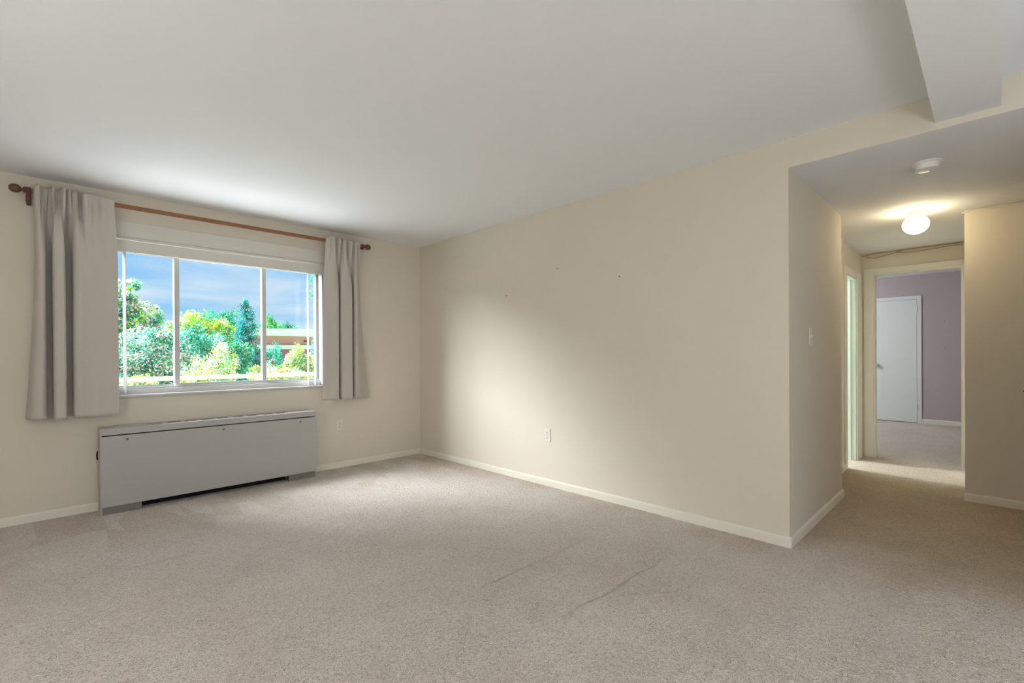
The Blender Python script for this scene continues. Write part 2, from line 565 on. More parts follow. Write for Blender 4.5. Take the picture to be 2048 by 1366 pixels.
build_wall('wall_left', M_wall, 'Y', YW, 0.17, XL-WT, XG+WT, 0, ZC, [(WX0, WX1, WZ0, WZ1)], label='cream wall with the wide window')
build_wall('wall_right', M_wall, 'X', XB, WT, YBK, YW, 0, ZC, [(-0.45, YC, 0, ZH+0.0006)], label='long cream wall with the hall opening at its right end')  # unseen stretch past the opening added to keep lamp light off the foyer
struct(MB().box(XB+WT, YC, 0, XE, YR+0.12, ZH).build('wall_hall_left', M_wall), 'short cream wall with light switch at the hall entrance', 'wall')
build_wall('wall_hall_recess', M_wall, 'Y', YR, 0.12, XE, XF+0.12, 0, ZH, [(5.735, 6.24, 0, 1.97)])
build_wall('wall_hall_end', M_wall, 'X', XF, 0.12, YD, YR, 0, ZH, [(0.20, 0.918, 0, 2.036)])
struct(MB().box(XD, YBK, 0, XF+0.12, YD, ZH).build('wall_hall_right', M_wall), 'cream wall block on the right of the hallway', 'wall')
struct(MB().box(XF+0.12-0.001, YR+0.12, 0, XF+0.24, YW, ZC).build('wall_bedroom_left', M_purple))
build_wall('wall_bedroom_far', M_purple, 'X', XG, WT, -0.9, YW, 0, ZC, [], label='mauve far wall of the bedroom')
struct(MB().box(XF+0.12, -0.9-WT, 0, XG+WT, -0.9, ZC).build('wall_bedroom_rear', M_purple))
struct(MB().box(XB+WT, YR+0.12, 0, XB+WT+0.06, YW, ZC).build('wall_bathroom_left', M_mint))
struct(MB().box(XF, YR+0.12, 0, XF+0.119, YW, ZC).build('wall_bathroom_right', M_mint))
# rear and side walls behind the camera, the rear one with an added glazed opening for fill
RD = (-0.9, 2.3, 0.02, 2.15)
build_wall('wall_rear', M_wall, 'Y', YBK-WT, WT, XL-WT, XG+WT, 0, ZC, [RD])
build_wall('wall_side', M_wall, 'X', XL-WT, WT, YBK-WT, YW, 0, ZC, [])
portal((0.7, YBK-0.05, 1.09), 3.2, 2.13, (0, 1, 0))
portal(((WX0+WX1)/2, YW+0.165, (WZ0+WZ1)/2), WX1-WX0, WZ1-WZ0, (0, -1, 0))
# ceiling beam
struct(MB().box(XL, -0.034, ZS, XB, 0.1946, ZC).build('ceiling_beam', M_ceil), 'white boxed beam crossing the ceiling above the hall opening', 'beam')

# baseboards: flat face with a rounded top edge
def base_prof(h=0.062, t=0.013):
    return [(0, 0), (t, 0), (t, h*0.70), (t*0.93, h*0.84), (t*0.7, h*0.95), (t*0.35, h), (0, h)]
def baseboard(name, runs, m=M_trim, h=0.062, label=None):
    mb = MB()
    for p0, p1, out in runs:
        mb.extrude_profile(base_prof(h), p0, p1, out)
    o = mb.build(name, m)
    return struct(o, label, 'baseboard' if label else None)
baseboard('baseboard_left', [((XL, YW, 0), (XB, YW, 0), (0, -1, 0))], label='cream baseboard under the window wall')
baseboard('baseboard_right', [((XB, YC-0.013, 0), (XB, YW, 0), (-1, 0, 0))], label='cream baseboard along the long wall')
baseboard('baseboard_hall_left', [((XB, YC, 0), (XE+0.013, YC, 0), (0, -1, 0))], label='cream baseboard on the short hall wall')
baseboard('baseboard_hall_end', [((XE, YC, 0), (XE, YR-0.013, 0), (1, 0, 0))])
baseboard('baseboard_recess', [((XE, YR, 0), (5.65, YR, 0), (0, -1, 0))])
baseboard('baseboard_hall_right', [((XD, YBK, 0), (XD, YD+0.004, 0), (-1, 0, 0))], label='cream baseboard at the foot of the right hall wall')
baseboard('baseboard_bedroom', [((XG, -0.9, 0), (XG, 0.80, 0), (-1, 0, 0))], h=0.075, label='pale baseboard of the mauve bedroom wall')

# ------------------------------------------------------------------ door trims
def casing(name, axis, face, u0, u1, top, w, t, m, label, side=-1, left=True, right=True, wl=None, wr=None):
    """flat door casing around the opening u0..u1, standing proud of the wall face on `side`"""
    wl = w if wl is None else wl; wr = w if wr is None else wr
    mb = MB()
    def bx(a, b, z0, z1):
        d0, d1 = sorted((face, face+side*t))
        if axis == 'X': mb.box(d0, a, z0, d1, b, z1)
        else: mb.box(a, d0, z0, b, d1, z1)
    bx(u0-wl, u0, 0, top+w); bx(u1, u1+wr, 0, top+w); bx(u0, u1, top, top+w)
    o = mb.build(name, m, bevel=0.003)
    return struct(o, label, 'trim')
casing('trim_1', 'X', XF, 0.20, 0.918, 2.036, 0.06, 0.014, M_casing, 'cream door casing around the bedroom doorway', wl=0.05, wr=0.085)
casing('trim_2', 'Y', YR, 5.735, 6.24, 1.97, 0.07, 0.014, M_casing, 'cream door casing around the bathroom doorway', wl=0.085, wr=0.24)
# jamb linings
j = MB()
j.box(XF, 0.19, 0, XF+0.12, 0.212, 2.036); j.box(XF, 0.906, 0, XF+0.12, 0.93, 2.036); j.box(XF, 0.212, 2.018, XF+0.12, 0.906, 2.04)
struct(j.build('trim_3', M_casing), 'painted jamb lining of the bedroom doorway', 'trim')
j = MB()
j.box(5.725, YR, 0, 5.747, YR+0.12, 1.97); j.box(6.228, YR, 0, 6.25, YR+0.12, 1.97); j.box(5.747, YR, 1.952, 6.228, YR+0.12, 1.975)
j.box(6.206, YR+0.045, 0, 6.228, YR+0.075, 1.952)
struct(j.build('trim_4', M_mint), 'pale jamb lining of the bathroom doorway, tinted with mint bounce light', 'trim')  # mint bounce light is painted into the jamb colour

# ------------------------------------------------------------------ bedroom door (closet door on the far wall)
cb = MB()
for a, b, z0, z1 in ((0.80, 0.856, 0, 2.098), (1.476, 1.532, 0, 2.098), (0.856, 1.476, 2.042, 2.098)):
    cb.box(XG-0.016, a, z0, XG, b, z1)
struct(cb.build('trim_5', M_doorwhite, bevel=0.003), 'white casing around the bedroom closet door', 'trim')
d1 = thing('door_1', 'white flush closet door on the mauve bedroom wall', 'door', (XG, 1.166, 0))
d1['kind'] = 'structure'
part(MB().box(XG-0.012, 0.860, 0.014, XG-0.001, 1.473, 2.038), 'door_panel', M_doorwhite, d1, bevel=0.002)
kn = part(MB().lathe([(0.030, 0), (0.030, -0.004), (0.012, -0.006), (0.011, -0.03), (0.022, -0.036), (0.028, -0.048), (0.024, -0.060), (0.008, -0.066)], (XG-0.012, 1.378, 0.943), 'X', 24), 'door_knob', M_chrome, d1, smooth=True)
for z in (1.878, 0.259):
    hg = MB().box(XG-0.0185, 0.838, z-0.045, XG-0.016, 0.856, z+0.045)
    hg.lathe([(0.006, -0.05), (0.006, 0.05)], (XG-0.020, 0.857, z), 'Z', 10)
    part(hg, 'hinge', M_brass, d1)

# ------------------------------------------------------------------ window
WY = YW+0.105          # plane of the sashes
w1 = thing('window_1', 'wide white three-part sliding window looking onto trees', 'window', ((WX0+WX1)/2, WY, WZ0))
w1['kind'] = 'structure'
fr = MB()
fr.box(WX0, YW+0.05, WZ0, WX1, YW+0.16, WZ0+0.045)
fr.box(WX0, YW+0.05, WZ1-0.05, WX1, YW+0.16, WZ1)
fr.box(WX0, YW+0.05, WZ0+0.045, WX0+0.04, YW+0.16, WZ1-0.05)
fr.box(WX1-0.04, YW+0.05, WZ0+0.045, WX1, YW+0.16, WZ1-0.05)
part(fr, 'frame', M_winframe, w1, bevel=0.004)
fr2 = MB()
fr2.box(WX0+0.04, YW+0.065, WZ0+0.045, WX1-0.04, YW+0.08, WZ0+0.058)
part(fr2, 'track', M_winframe, w1, bevel=0.002)
M1, M2 = 0.79, 1.475
def sash(x0, x1, y, rail, stile_l, stile_r, mcol, name):
    s = MB()
    z0, z1 = WZ0+0.047, WZ1-0.052
    s.box(x0, y, z0, x1, y+0.022, z0+rail)
    s.box(x0, y, z1-rail, x1, y+0.022, z1)
    s.box(x0, y, z0+rail, x0+stile_l, y+0.022, z1-rail)
    s.box(x1-stile_r, y, z0+rail, x1, y+0.022, z1-rail)
    so = part(s, name, mcol, w1, bevel=0.002)
    g = MB().box(x0+stile_l-0.004, y+0.009, z0+rail-0.004, x1-stile_r+0.004, y+0.013, z1-rail+0.004)
    part(g, 'pane', M_glass, so)
sash(WX0+0.035, M1+0.016, YW+0.125, 0.022, 0.03, 0.035, M_sash_dark, 'sliding_sash')
sash(M1-0.018, M2+0.018, YW+0.088, 0.03, 0.036, 0.036, M_winframe, 'fixed_sash')
sash(M2-0.016, WX1-0.035, YW+0.125, 0.022, 0.035, 0.03, M_sash_dark, 'sliding_sash')
sl = MB().box(WX0-0.03, YW-0.022, WZ0-0.016, WX1+0.03, YW+0.055, WZ0+0.004)
part(sl, 'sill', M_winframe, w1, bevel=0.004)
# added glazing behind the camera, unseen, to let in fill daylight
def fill_glazing(name, axis, face, u0, u1, z0, z1, n, label):
    t = thing(name, label, 'door', (face, (u0+u1)/2, z0) if axis == 'X' else ((u0+u1)/2, face, z0))
    t['kind'] = 'structure'
    fb = MB()
    def bx(mb, a, b, c, d, d0, d1):
        if axis == 'X': mb.box(face+d0, a, c, face+d1, b, d)
        else: mb.box(a, face+d0, c, b, face+d1, d)
    f = 0.05
    bx(fb, u0, u1, z0, z0+f, 0.04, 0.10); bx(fb, u0, u1, z1-f, z1, 0.04, 0.10)
    w = (u1-u0)/n
    for k in range(n+1):
        c = u0+k*w
        bx(fb, max(u0, c-f/2), min(u1, c+f/2), z0+f, z1-f, 0.04, 0.10)
    part(fb, 'frame', M_winframe, t)
    for k in range(n):
        g = MB(); bx(g, u0+k*w+f/2, u0+(k+1)*w-f/2, z0+f, z1-f, 0.068, 0.072)
        part(g, 'pane', M_glass, t)
fill_glazing('rear_fill_glazing', 'Y', YBK-WT, *RD, 2, 'added glass door in the rear wall, unseen, letting in fill daylight')

# ------------------------------------------------------------------ vertical blind
vb = thing('vertical_blind', 'off-white vertical blind drawn open under its long valance', 'blind', (1.14, YW-0.03, 1.985))
vp = MB().box(WX0-0.05, YW-0.020, 2.100, WX1+0.035, YW, 2.222)
part(vp, 'header_board', M_valance, vb, bevel=0.003)
vp = MB().box(WX0-0.05, YW-0.036, 2.080, WX1+0.035, YW, 2.096)
part(vp, 'moulding', M_valance, vb, bevel=0.004)
vp = MB().box(WX0-0.04, YW-0.026, 1.982, WX1+0.025, YW-0.010, 2.072)
part(vp, 'valance', M_valance, vb, bevel=0.002)
def vane(x, ang, zb):
    mb = MB()
    w, n, sag = 0.088, 8, 0.006
    rows = []
    for z in (zb, 1.2, 1.6, 1.995):
        row = []
        for k in range(n+1):
            t = k/n-0.5
            bow = sag*(1-(2*t)**2)
            lx, ly = bow, t*w
            row.append((x+lx*math.cos(ang)-ly*math.sin(ang), YW+0.004+lx*math.sin(ang)+ly*math.cos(ang), z))
        rows.append(row)
    n0 = 0
    for off in (0, 0.0012):
        for row in rows:
            for p in row:
                mb.v.append((p[0]+off*math.cos(ang), p[1]+off*math.sin(ang), p[2]))
    W = n+1; S = W*4
    for s in (0, S):
        for i in range(3):
            for k in range(n):
                a = s+i*W+k
                mb.f.append((a, a+1, a+1+W, a+W)); mb.m.append(0)
    for i in range(3):
        for k in (0, n):
            a = i*W+k
            mb.f.append((a, a+W, a+W+S, a+S)); mb.m.append(0)
    for i in (0, 3):
        for k in range(n):
            a = i*W+k
            mb.f.append((a, a+1, a+1+S, a+S)); mb.m.append(0)
    o = part(mb, 'vane', M_vane, vb, smooth=True)
vane(0.436, math.radians(8), 0.872)
vane(0.33, math.radians(4), 0.872)
vane(0.29, math.radians(2), 0.872)
vane(1.85, math.radians(-12), 0.872)
vane(1.918, math.radians(-11), 0.872)
vane(1.985, math.radians(-11), 0.872)

# ------------------------------------------------------------------ curtain rod
RY, RZ = YW-0.093, 2.318
cr_ = thing('curtain_rod', 'stained wooden curtain rod with turned ball finials above the window', 'curtain rod', (1.14, RY, RZ))
part(MB().lathe([(0.0165, -0.098), (0.0165, 2.398)], (0, RY, RZ), 'X', 20), 'rod', M_rod, cr_, smooth=True)
fprof = [(0.0165, 0), (0.019, 0.001), (0.020, 0.008), (0.011, 0.013), (0.0095, 0.018), (0.016, 0.023), (0.025, 0.032), (0.029, 0.045), (0.029, 0.056), (0.024, 0.070), (0.013, 0.079), (0.003, 0.082)]
for x, s in ((-0.098, -1), (2.398, 1)):
    part(MB().lathe([(r, s*h) for r, h in fprof], (x, RY, RZ), 'X', 24), 'finial', M_finial, cr_, smooth=True)
for x in (-0.084, 2.388):
    b_ = MB()
    b_.box(x-0.012, YW-0.016, RZ-0.085, x+0.012, YW, RZ+0.03)
    b_.box(x-0.011, RY-0.016, RZ-0.022, x+0.011, YW-0.016, RZ+0.018)
    b_.box(x-0.013, RY-0.020, RZ-0.085 if x < 0 else RZ-0.032, x+0.013, RY+0.012, RZ+0.019)
    part(b_, 'bracket', M_bracket, cr_, bevel=0.003)

# ------------------------------------------------------------------ curtains
def catmull(pts, per=10):
    out = []
    n = len(pts)
    for i in range(n-1):
        p0, p1, p2, p3 = pts[max(i-1, 0)], pts[i], pts[i+1], pts[min(i+2, n-1)]
        for k in range(per):
            t = k/per
            q = []
            for a, b, c, d in zip(p0, p1, p2, p3):
                q.append(0.5*((2*b)+(-a+c)*t+(2*a-5*b+4*c-d)*t*t+(-a+3*b-3*c+d)*t**3))
            out.append(tuple(q))
    out.append(tuple(pts[-1]))
    return out
def curtain(name, label, top_prof, bot_prof, ztop, zbot, seed, ybase, flare):
    """profiles are (x, depth) with depth towards the room; both have the same number of points"""
    rnd = random.Random(seed)
    top_prof = [(x, d if d < 0.018 else 0.018+(d-0.018)*1.7) for x, d in top_prof]
    A, B = catmull(top_prof, 8), catmull(bot_prof, 8)
    n = len(A)
    ph = [rnd.uniform(0, 6.28) for _ in range(6)]
    zs = [0, 0.012, 0.025, 0.04, 0.055, 0.072, 0.09, 0.12, 0.16, 0.21, 0.28, 0.37, 0.47, 0.58, 0.69, 0.80, 0.90, 0.955, 0.963, 0.985, 1.0]
    mb = MB()
    verts = []
    for t in zs:
        row = []
        z = ztop+(zbot-ztop)*t
        w = min(1, max(0, (t-0.02)/0.30)); w = w*w*(3-2*w)
        for k in range(n):
            s = k/(n-1)
            x = A[k][0]*(1-w)+B[k][0]*w
            d = A[k][1]*(1-w)+B[k][1]*w
            # the heading is pinched where the rod pocket gathers, crumpled just below it
            cr = math.exp(-((t-0.065)/0.05)**2)
            d += cr*0.006*math.sin(34*s*PI+ph[0])+cr*0.004*math.sin(61*s*PI+ph[1])
            x += cr*0.006*math.sin(23*s*PI+ph[2])
            pin = math.exp(-((t-0.048)/0.010)**2)
            d -= 0.005*pin
            d += 0.004*math.sin(5*s+t*4+ph[3])*w
            x += (t-0.5)*0.004*math.sin(9*s+ph[4])
            fl_ = max(0.0, (t-0.30)/0.70)**1.6
            if flare < 0: x += flare*fl_*max(0.0, 1-s/0.16)
            else: x += flare*fl_*max(0.0, (s-0.80)/0.20)
            row.append((x, ybase-d, z+0.004*math.sin(11*s+ph[5])*(1 if t > 0.9 else 0)+(0.006*math.sin(40*s+ph[1]) if t < 0.02 else 0)))
        verts.append(row)
    for row in verts: mb.v += row
    for i in range(len(zs)-1):
        for k in range(n-1):
            a = i*n+k
            mb.f.append((a, a+1, a+1+n, a+n)); mb.m.append(0)
    o = mb.build(name, M_fabric, smooth=True)
    md = o.modifiers.new('thickness', 'SOLIDIFY'); md.thickness = 0.003; md.offset = 0
    tag(o, label, 'curtain')
    return o
# left curtain: broad flat leading panel, four pleats at the outer side
topL = [(-0.062, -0.055), (-0.058, 0.010), (-0.048, 0.046), (-0.030, 0.050), (-0.027, 0.030), (-0.012, 0.018), (0.015, 0.018), (0.024, 0.024), (0.034, 0.048), (0.046, 0.044), (0.048, 0.024), (0.066, 0.018), (0.076, 0.024), (0.082, 0.044), (0.102, 0.052),
        (0.106, 0.034), (0.110, 0.020), (0.118, 0.040), (0.128, 0.042), (0.130, 0.022), (0.136, 0.040), (0.156, 0.052), (0.164, 0.044), (0.170, 0.020), (0.186, 0.026), (0.200, 0.050), (0.222, 0.046), (0.250, 0.026), (0.285, 0.030), (0.330, 0.034), (0.374, 0.024)]
botL = [(-0.056, -0.060), (-0.053, 0.000), (-0.046, 0.050), (-0.032, 0.074), (-0.012, 0.074), (-0.002, 0.030), (-0.014, -0.045), (0.014, -0.070), (0.044, -0.045), (0.033, 0.030), (0.040, 0.070), (0.066, 0.078), (0.092, 0.070), (0.099, 0.028), (0.088, -0.040),
        (0.098, -0.066), (0.116, -0.070), (0.134, -0.066), (0.150, -0.040), (0.142, 0.000), (0.138, 0.040), (0.146, 0.070), (0.166, 0.082), (0.184, 0.076), (0.196, 0.066), (0.214, 0.056), (0.240, 0.048), (0.270, 0.044), (0.305, 0.046), (0.340, 0.044), (0.388, 0.034)]
curtain('curtain', 'long beige linen curtain left of the window, gathered in deep folds', topL, botL, 2.353, 0.728, 3, RY-0.004, -0.050)
topR = [(1.985, 0.024), (2.010, 0.034), (2.040, 0.042), (2.066, 0.040), (2.072, 0.022), (2.085, 0.018), (2.100, 0.024), (2.115, 0.042), (2.132, 0.038), (2.136, 0.020), (2.150, 0.026), (2.165, 0.046), (2.180, 0.042), (2.184, 0.020), (2.200, 0.024), (2.225, 0.044), (2.250, 0.042), (2.256, 0.020), (2.272, 0.032), (2.290, 0.042), (2.296, 0.018), (2.312, 0.028), (2.332, 0.036), (2.340, 0.016), (2.372, -0.050)]
botR = [(1.945, 0.030), (1.975, 0.036), (2.020, 0.052), (2.070, 0.064), (2.098, 0.052), (2.106, 0.010), (2.098, -0.040), (2.114, -0.056), (2.132, -0.036), (2.124, 0.012), (2.128, 0.052), (2.160, 0.064), (2.200, 0.068), (2.238, 0.060), (2.249, 0.022), (2.243, -0.030), (2.256, -0.040), (2.270, -0.006), (2.274, 0.040), (2.296, 0.056), (2.310, 0.040), (2.322, 0.006), (2.338, -0.016), (2.356, -0.034), (2.376, -0.046)]
curtain('curtain', 'narrower beige linen curtain right of the window, beside the room corner', topR, botR, 2.350, 0.722, 5, RY-0.004, 0.10)

# ------------------------------------------------------------------ radiator cabinet
RX0, RX1, RYF, RZT = 0.272, 1.845, 4.562, 0.632
ra = thing('radiator_cabinet', 'long grey metal heating and cooling cabinet under the window', 'radiator', ((RX0+RX1)/2, 4.65, 0))
RYB = YW-0.014
part(MB().box(RX0, RYF+0.006, 0.0, RX0+0.012, RYB, 0.585), 'side_panel', M_radiator, ra, bevel=0.003)
part(MB().box(RX1-0.012, RYF+0.006, 0.0, RX1, RYB, 0.585), 'side_panel', M_radiator, ra, bevel=0.003)
# top cover with a turned-down lip and cut-outs for the grilles
tp = MB()
slots = []
sx0, sx1, ns = 0.555, 1.605, 9
pw = (sx1-sx0)/ns
for k in range(ns): slots.append((sx0+k*pw+0.008, sx0+(k+1)*pw-0.008))
gy0, gy1 = RYF+0.035, RYF+0.150
xs = RX0
tp.box(RX0, RYF, 0.585, RX1, RYF+0.014, RZT)
tp.box(RX0, RYF+0.014, RZT-0.012, RX1, gy0, RZT)
tp.box(RX0, gy1, RZT-0.012, RX1, RYB, RZT)
for a, b in slots:
    tp.box(xs, gy0, RZT-0.012, a, gy1, RZT); xs = b
tp.box(xs, gy0, RZT-0.012, RX1, gy1, RZT)
tp.box(RX0, RYF+0.014, 0.585, RX0+0.012, RYB, RZT-0.012)
tp.box(RX1-0.012, RYF+0.014, 0.585, RX1, RYB, RZT-0.012)
part(tp, 'top_cover', M_radiator, ra)
for a, b in slots:
    g = MB()
    g.box(a, gy0, RZT-0.010, b, gy0+0.006, RZT+0.003); g.box(a, gy1-0.006, RZT-0.010, b, gy1, RZT+0.003)
    g.box(a, gy0+0.006, RZT-0.010, a+0.005, gy1-0.006, RZT+0.003); g.box(b-0.005, gy0+0.006, RZT-0.010, b, gy1-0.006, RZT+0.003)
    for q in range(6):
        y = gy0+0.016+q*0.016
        g.box(a+0.005, y, RZT-0.026, b-0.005, y+0.003, RZT-0.012)
    part(g, 'grille', M_radiator, ra)
part(MB().box(RX0+0.085, gy0-0.004, RZT, RX0+0.255, gy1+0.004, RZT+0.006), 'control_lid', M_radiator, ra, bevel=0.002)
part(MB().box(RX0+0.002, RYF, 0.056, RX1-0.002, RYF+0.010, 0.5765), 'front_panel', M_radiator, ra, bevel=0.002)
for x, z in ((0.428, 0.547), (1.063, 0.545), (1.697, 0.542)):
    part(MB().lathe([(0.0085, 0), (0.0085, -0.003), (0.006, -0.005), (0.003, -0.005)], (x, RYF, z), 'Y', 16), 'screw', M_screw, ra, smooth=True)
part(MB().box(RX0+0.004, RYF+0.008, 0.0, 0.513, RYF+0.018, 0.062), 'kick_plate', M_kick, ra, bevel=0.001)
part(MB().box(1.592, RYF+0.008, 0.0, RX1-0.004, RYF+0.018, 0.062), 'kick_plate', M_kick, ra, bevel=0.001)
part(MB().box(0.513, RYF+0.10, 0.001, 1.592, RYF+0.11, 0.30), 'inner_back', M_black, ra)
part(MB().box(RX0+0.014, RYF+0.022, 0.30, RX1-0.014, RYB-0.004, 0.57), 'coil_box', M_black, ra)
part(MB().tube([(RX0-0.001, YW-0.02, 0.45), (RX0-0.006, YW-0.022, 0.43), (RX0-0.006, YW-0.022, 0.40), (RX0-0.001, YW-0.02, 0.385)], 0.0045, 8), 'cord_loop', M_black, ra, smooth=True)

# ------------------------------------------------------------------ outlets and switch
def outlet(center, axis, label):
    cx, cy, cz = center
    t = thing('wall_outlet', label, 'outlet', center, 'wall outlets of the living room')
    def bx(mb, u0, u1, z0, z1, d0, d1):
        if axis == 'X': mb.box(cx-d1, cy+u0, cz+z0, cx-d0, cy+u1, cz+z1)
        else: mb.box(cx+u0, cy-d1, cz+z0, cx+u1, cy-d0, cz+z1)
    p = MB(); bx(p, -0.035, 0.035, -0.058, 0.058, 0, 0.006)
    part(p, 'cover_plate', M_plate, t, bevel=0.0025)
    for zc in (0.0205, -0.0205):
        r = MB(); bx(r, -0.017, 0.017, zc-0.0145, zc+0.0145, 0.006, 0.008)
        ro = part(r, 'receptacle', M_plate, t, bevel=0.0015)
        s = MB()
        for u in (-0.0065, 0.0065): bx(s, u-0.0014, u+0.0014, zc-0.002, zc+0.008, 0.0075, 0.0084)
        bx(s, -0.0024, 0.0024, zc-0.011, zc-0.006, 0.0075, 0.0084)
        so = part(s, 'slots', M_slot, ro)
    sc = MB()
    if axis == 'X': sc.lathe([(0.003, 0), (0.0028, -0.0015)], (cx-0.006, cy, cz), 'X', 12)
    else: sc.lathe([(0.003, 0), (0.0028, -0.0015)], (cx, cy-0.006, cz), 'Y', 12)
    part(sc, 'screw', M_chrome, t)
outlet((2.165, YW, 0.441), 'Y', 'white wall outlet between the grey cabinet and the room corner')
outlet((XB, 2.765, 0.448), 'X', 'white wall outlet low on the long cream wall')
sw = thing('light_switch', 'cream toggle light switch on the short hall wall', 'light switch', (3.632, YC, 1.276))
part(MB().box(3.597, YC-0.006, 1.218, 3.667, YC, 1.334), 'cover_plate', M_trim, sw, bevel=0.0025)
tg = MB(); tg.box(3.627, YC-0.010, 1.264, 3.637, YC-0.006, 1.288)
part(tg, 'switch_frame', M_trim, sw)
tg = MB().tube([(3.632, YC-0.006, 1.272), (3.632, YC-0.022, 1.284)], 0.005, 8, 0.004)
part(tg, 'toggle', M_trim, sw, smooth=True)
for z in (1.246, 1.306):
    part(MB().lathe([(0.003, 0), (0.0028, -0.0015)], (3.632, YC-0.006, z), 'Y', 10), 'screw', M_trim, sw)

# ------------------------------------------------------------------ picture nails
def nail(p, out, label, r=0.005):
    x, y, z = p; ox = Vector(out)
    a = Vector(p); mb = MB()
    mb.tube([a-ox*0.004, a+ox*0.010], 0.0022, 8)
    mb.tube([a+ox*0.010, a+ox*0.0115], r, 10)
    o = mb.build('picture_nail', M_nail, loc=p)
    tag(o, label, 'nail', 'picture nails left in the walls')
nail((XB, 3.272, 1.729), (-1, 0, 0), 'small picture nail lowest and nearest the room corner on the long wall')
nail((XB, 2.634, 1.908), (-1, 0, 0), 'small picture nail highest on the long wall')
nail((XB, 2.014, 1.763), (-1, 0, 0), 'small picture nail nearest the hallway on the long wall')
nail((XG, 0.523, 1.655), (-1, 0, 0), 'upper small nail in the mauve bedroom wall', 0.007)
nail((XG, 0.518, 1.225), (-1, 0, 0), 'lower small nail in the mauve bedroom wall', 0.007)
nail((XD, -0.170, 0.875), (-1, 0, 0), 'dark nail in the right hall wall at the picture edge', 0.008)

# ------------------------------------------------------------------ hall ceiling lamp and smoke detector
LX, LY = 4.835, 0.412
lp = thing('ceiling_lamp', 'lit white glass globe lamp on the hallway ceiling', 'lamp', (LX, LY, ZH))
part(MB().lathe([(0.064, 0), (0.064, -0.004), (0.054, -0.009), (0.048, -0.022), (0.047, -0.052)], (LX, LY, ZH), 'Z', 32), 'canopy', M_canopy, lp, smooth=True)
def make_globe_mat():
    m = bpy.data.materials.new('lit_opal_glass')
    m.use_nodes = True
    b = m.node_tree.nodes['Principled BSDF']
    b.inputs['Base Color'].default_value = (0.9, 0.88, 0.8, 1)
    b.inputs['Roughness'].default_value = 0.3
    b.inputs['Emission Color'].default_value = (1.0, 0.81, 0.50, 1)
    b.inputs['Emission Strength'].default_value = 25.0
    return m
M_globe = make_globe_mat()
R_ = 0.079
gp = []
for k in range(17):
    a = PI*(0.18+0.82*k/16)
    gp.append((max(0.004, R_*1.04*math.sin(a)), R_*0.93*math.cos(a)))
part(MB().lathe(gp, (LX, LY, ZH-0.048-R_*0.93*math.cos(PI*0.18)), 'Z', 72, rib=36, ribamp=0.006), 'globe', M_globe, lp, smooth=True)

SX, SY = 3.672, 0.262
sd = thing('smoke_detector', 'round white smoke detector on the hallway ceiling', 'smoke detector', (SX, SY, ZH))
part(MB().lathe([(0.070, 0), (0.070, -0.008), (0.066, -0.010)], (SX, SY, ZH), 'Z', 40), 'base_ring', M_detector, sd, smooth=True)
part(MB().lathe([(0.060, -0.010), (0.060, -0.030), (0.055, -0.040), (0.045, -0.044), (0.004, -0.046)], (SX, SY, ZH), 'Z', 40), 'housing', M_detector, sd, smooth=True)
part(MB().lathe([(0.009, -0.044), (0.009, -0.048), (0.006, -0.049)], (SX-0.012, SY+0.018, ZH), 'Z', 16), 'test_button', M_detector, sd)
part(MB().lathe([(0.003, -0.044), (0.002, -0.048)], (SX+0.018, SY-0.012, ZH), 'Z', 10), 'indicator', M_red, sd)

# ------------------------------------------------------------------ cables on the hall walls
def cable(pts, r, m, label):
    P = catmull(pts, 6)
    o = MB().tube(P, r, 6).build('cable', m, smooth=True)
    tag(o, label, 'cable', 'loose cables on the hall walls')
x = XF-0.006
cable([(x, 1.015, ZH-0.028), (x, 0.97, ZH-0.020), (x, 0.90, ZH-0.012), (x, 0.70, ZH-0.010), (x, 0.45, ZH-0.008), (x, 0.20, ZH-0.008)], 0.005, M_cable, 'thin cable clipped tight under the ceiling above the bedroom doorway')
cable([(x-0.002, 0.99, ZH-0.030), (x-0.004, 0.95, ZH-0.055), (x-0.004, 0.90, ZH-0.062), (x-0.004, 0.80, ZH-0.045), (x-0.003, 0.70, ZH-0.020), (x-0.003, 0.66, ZH-0.012)], 0.004, M_cable, 'drooping cable nearest the hall corner above the bedroom doorway')
cable([(x-0.003, 0.72, ZH-0.030), (x-0.004, 0.60, ZH-0.042), (x-0.004, 0.45, ZH-0.038), (x-0.004, 0.32, ZH-0.028), (x-0.004, 0.20, ZH-0.024)], 0.004, M_cable, 'long sagging cable right of centre above the bedroom doorway')
xx = XD-0.005
cable([(XD-0.004, YD+0.012, ZH-0.022), (xx, 0.135, ZH-0.012), (xx, 0.06, ZH-0.008), (xx, -0.01, ZH-0.016), (xx, -0.08, ZH-0.009), (xx, -0.30, ZH-0.007), (xx, -0.9, ZH-0.007)], 0.005, M_cablew, 'white cable along the top of the right hall wall')

# ------------------------------------------------------------------ lamps added out of view to light the rooms
def room_fill_lamp(name, loc, power, color, label, zc, r=0.13):
    x, y, z = loc
    t = thing(name, label, 'lamp', (x, y, zc))
    part(MB().lathe([(0.08, 0), (0.08, -0.012), (0.03, -0.02), (0.012, -0.03), (0.012, z-zc+r*0.9)], (x, y, zc), 'Z', 24), 'canopy', M_canopy, t, smooth=True)
    m = bpy.data.materials.new('lit_shade_'+name)
    m.use_nodes = True
    b = m.node_tree.nodes['Principled BSDF']
    b.inputs['Base Color'].default_value = (0.9, 0.9, 0.9, 1)
    b.inputs['Emission Color'].default_value = (*color, 1)
    b.inputs['Emission Strength'].default_value = power
    pr = [(max(0.004, r*math.sin(PI*k/8)), -r*math.cos(PI*k/8)) for k in range(9)]
    part(MB().lathe(pr, (x, y, z), 'Z', 16), 'globe', m, t, smooth=True)
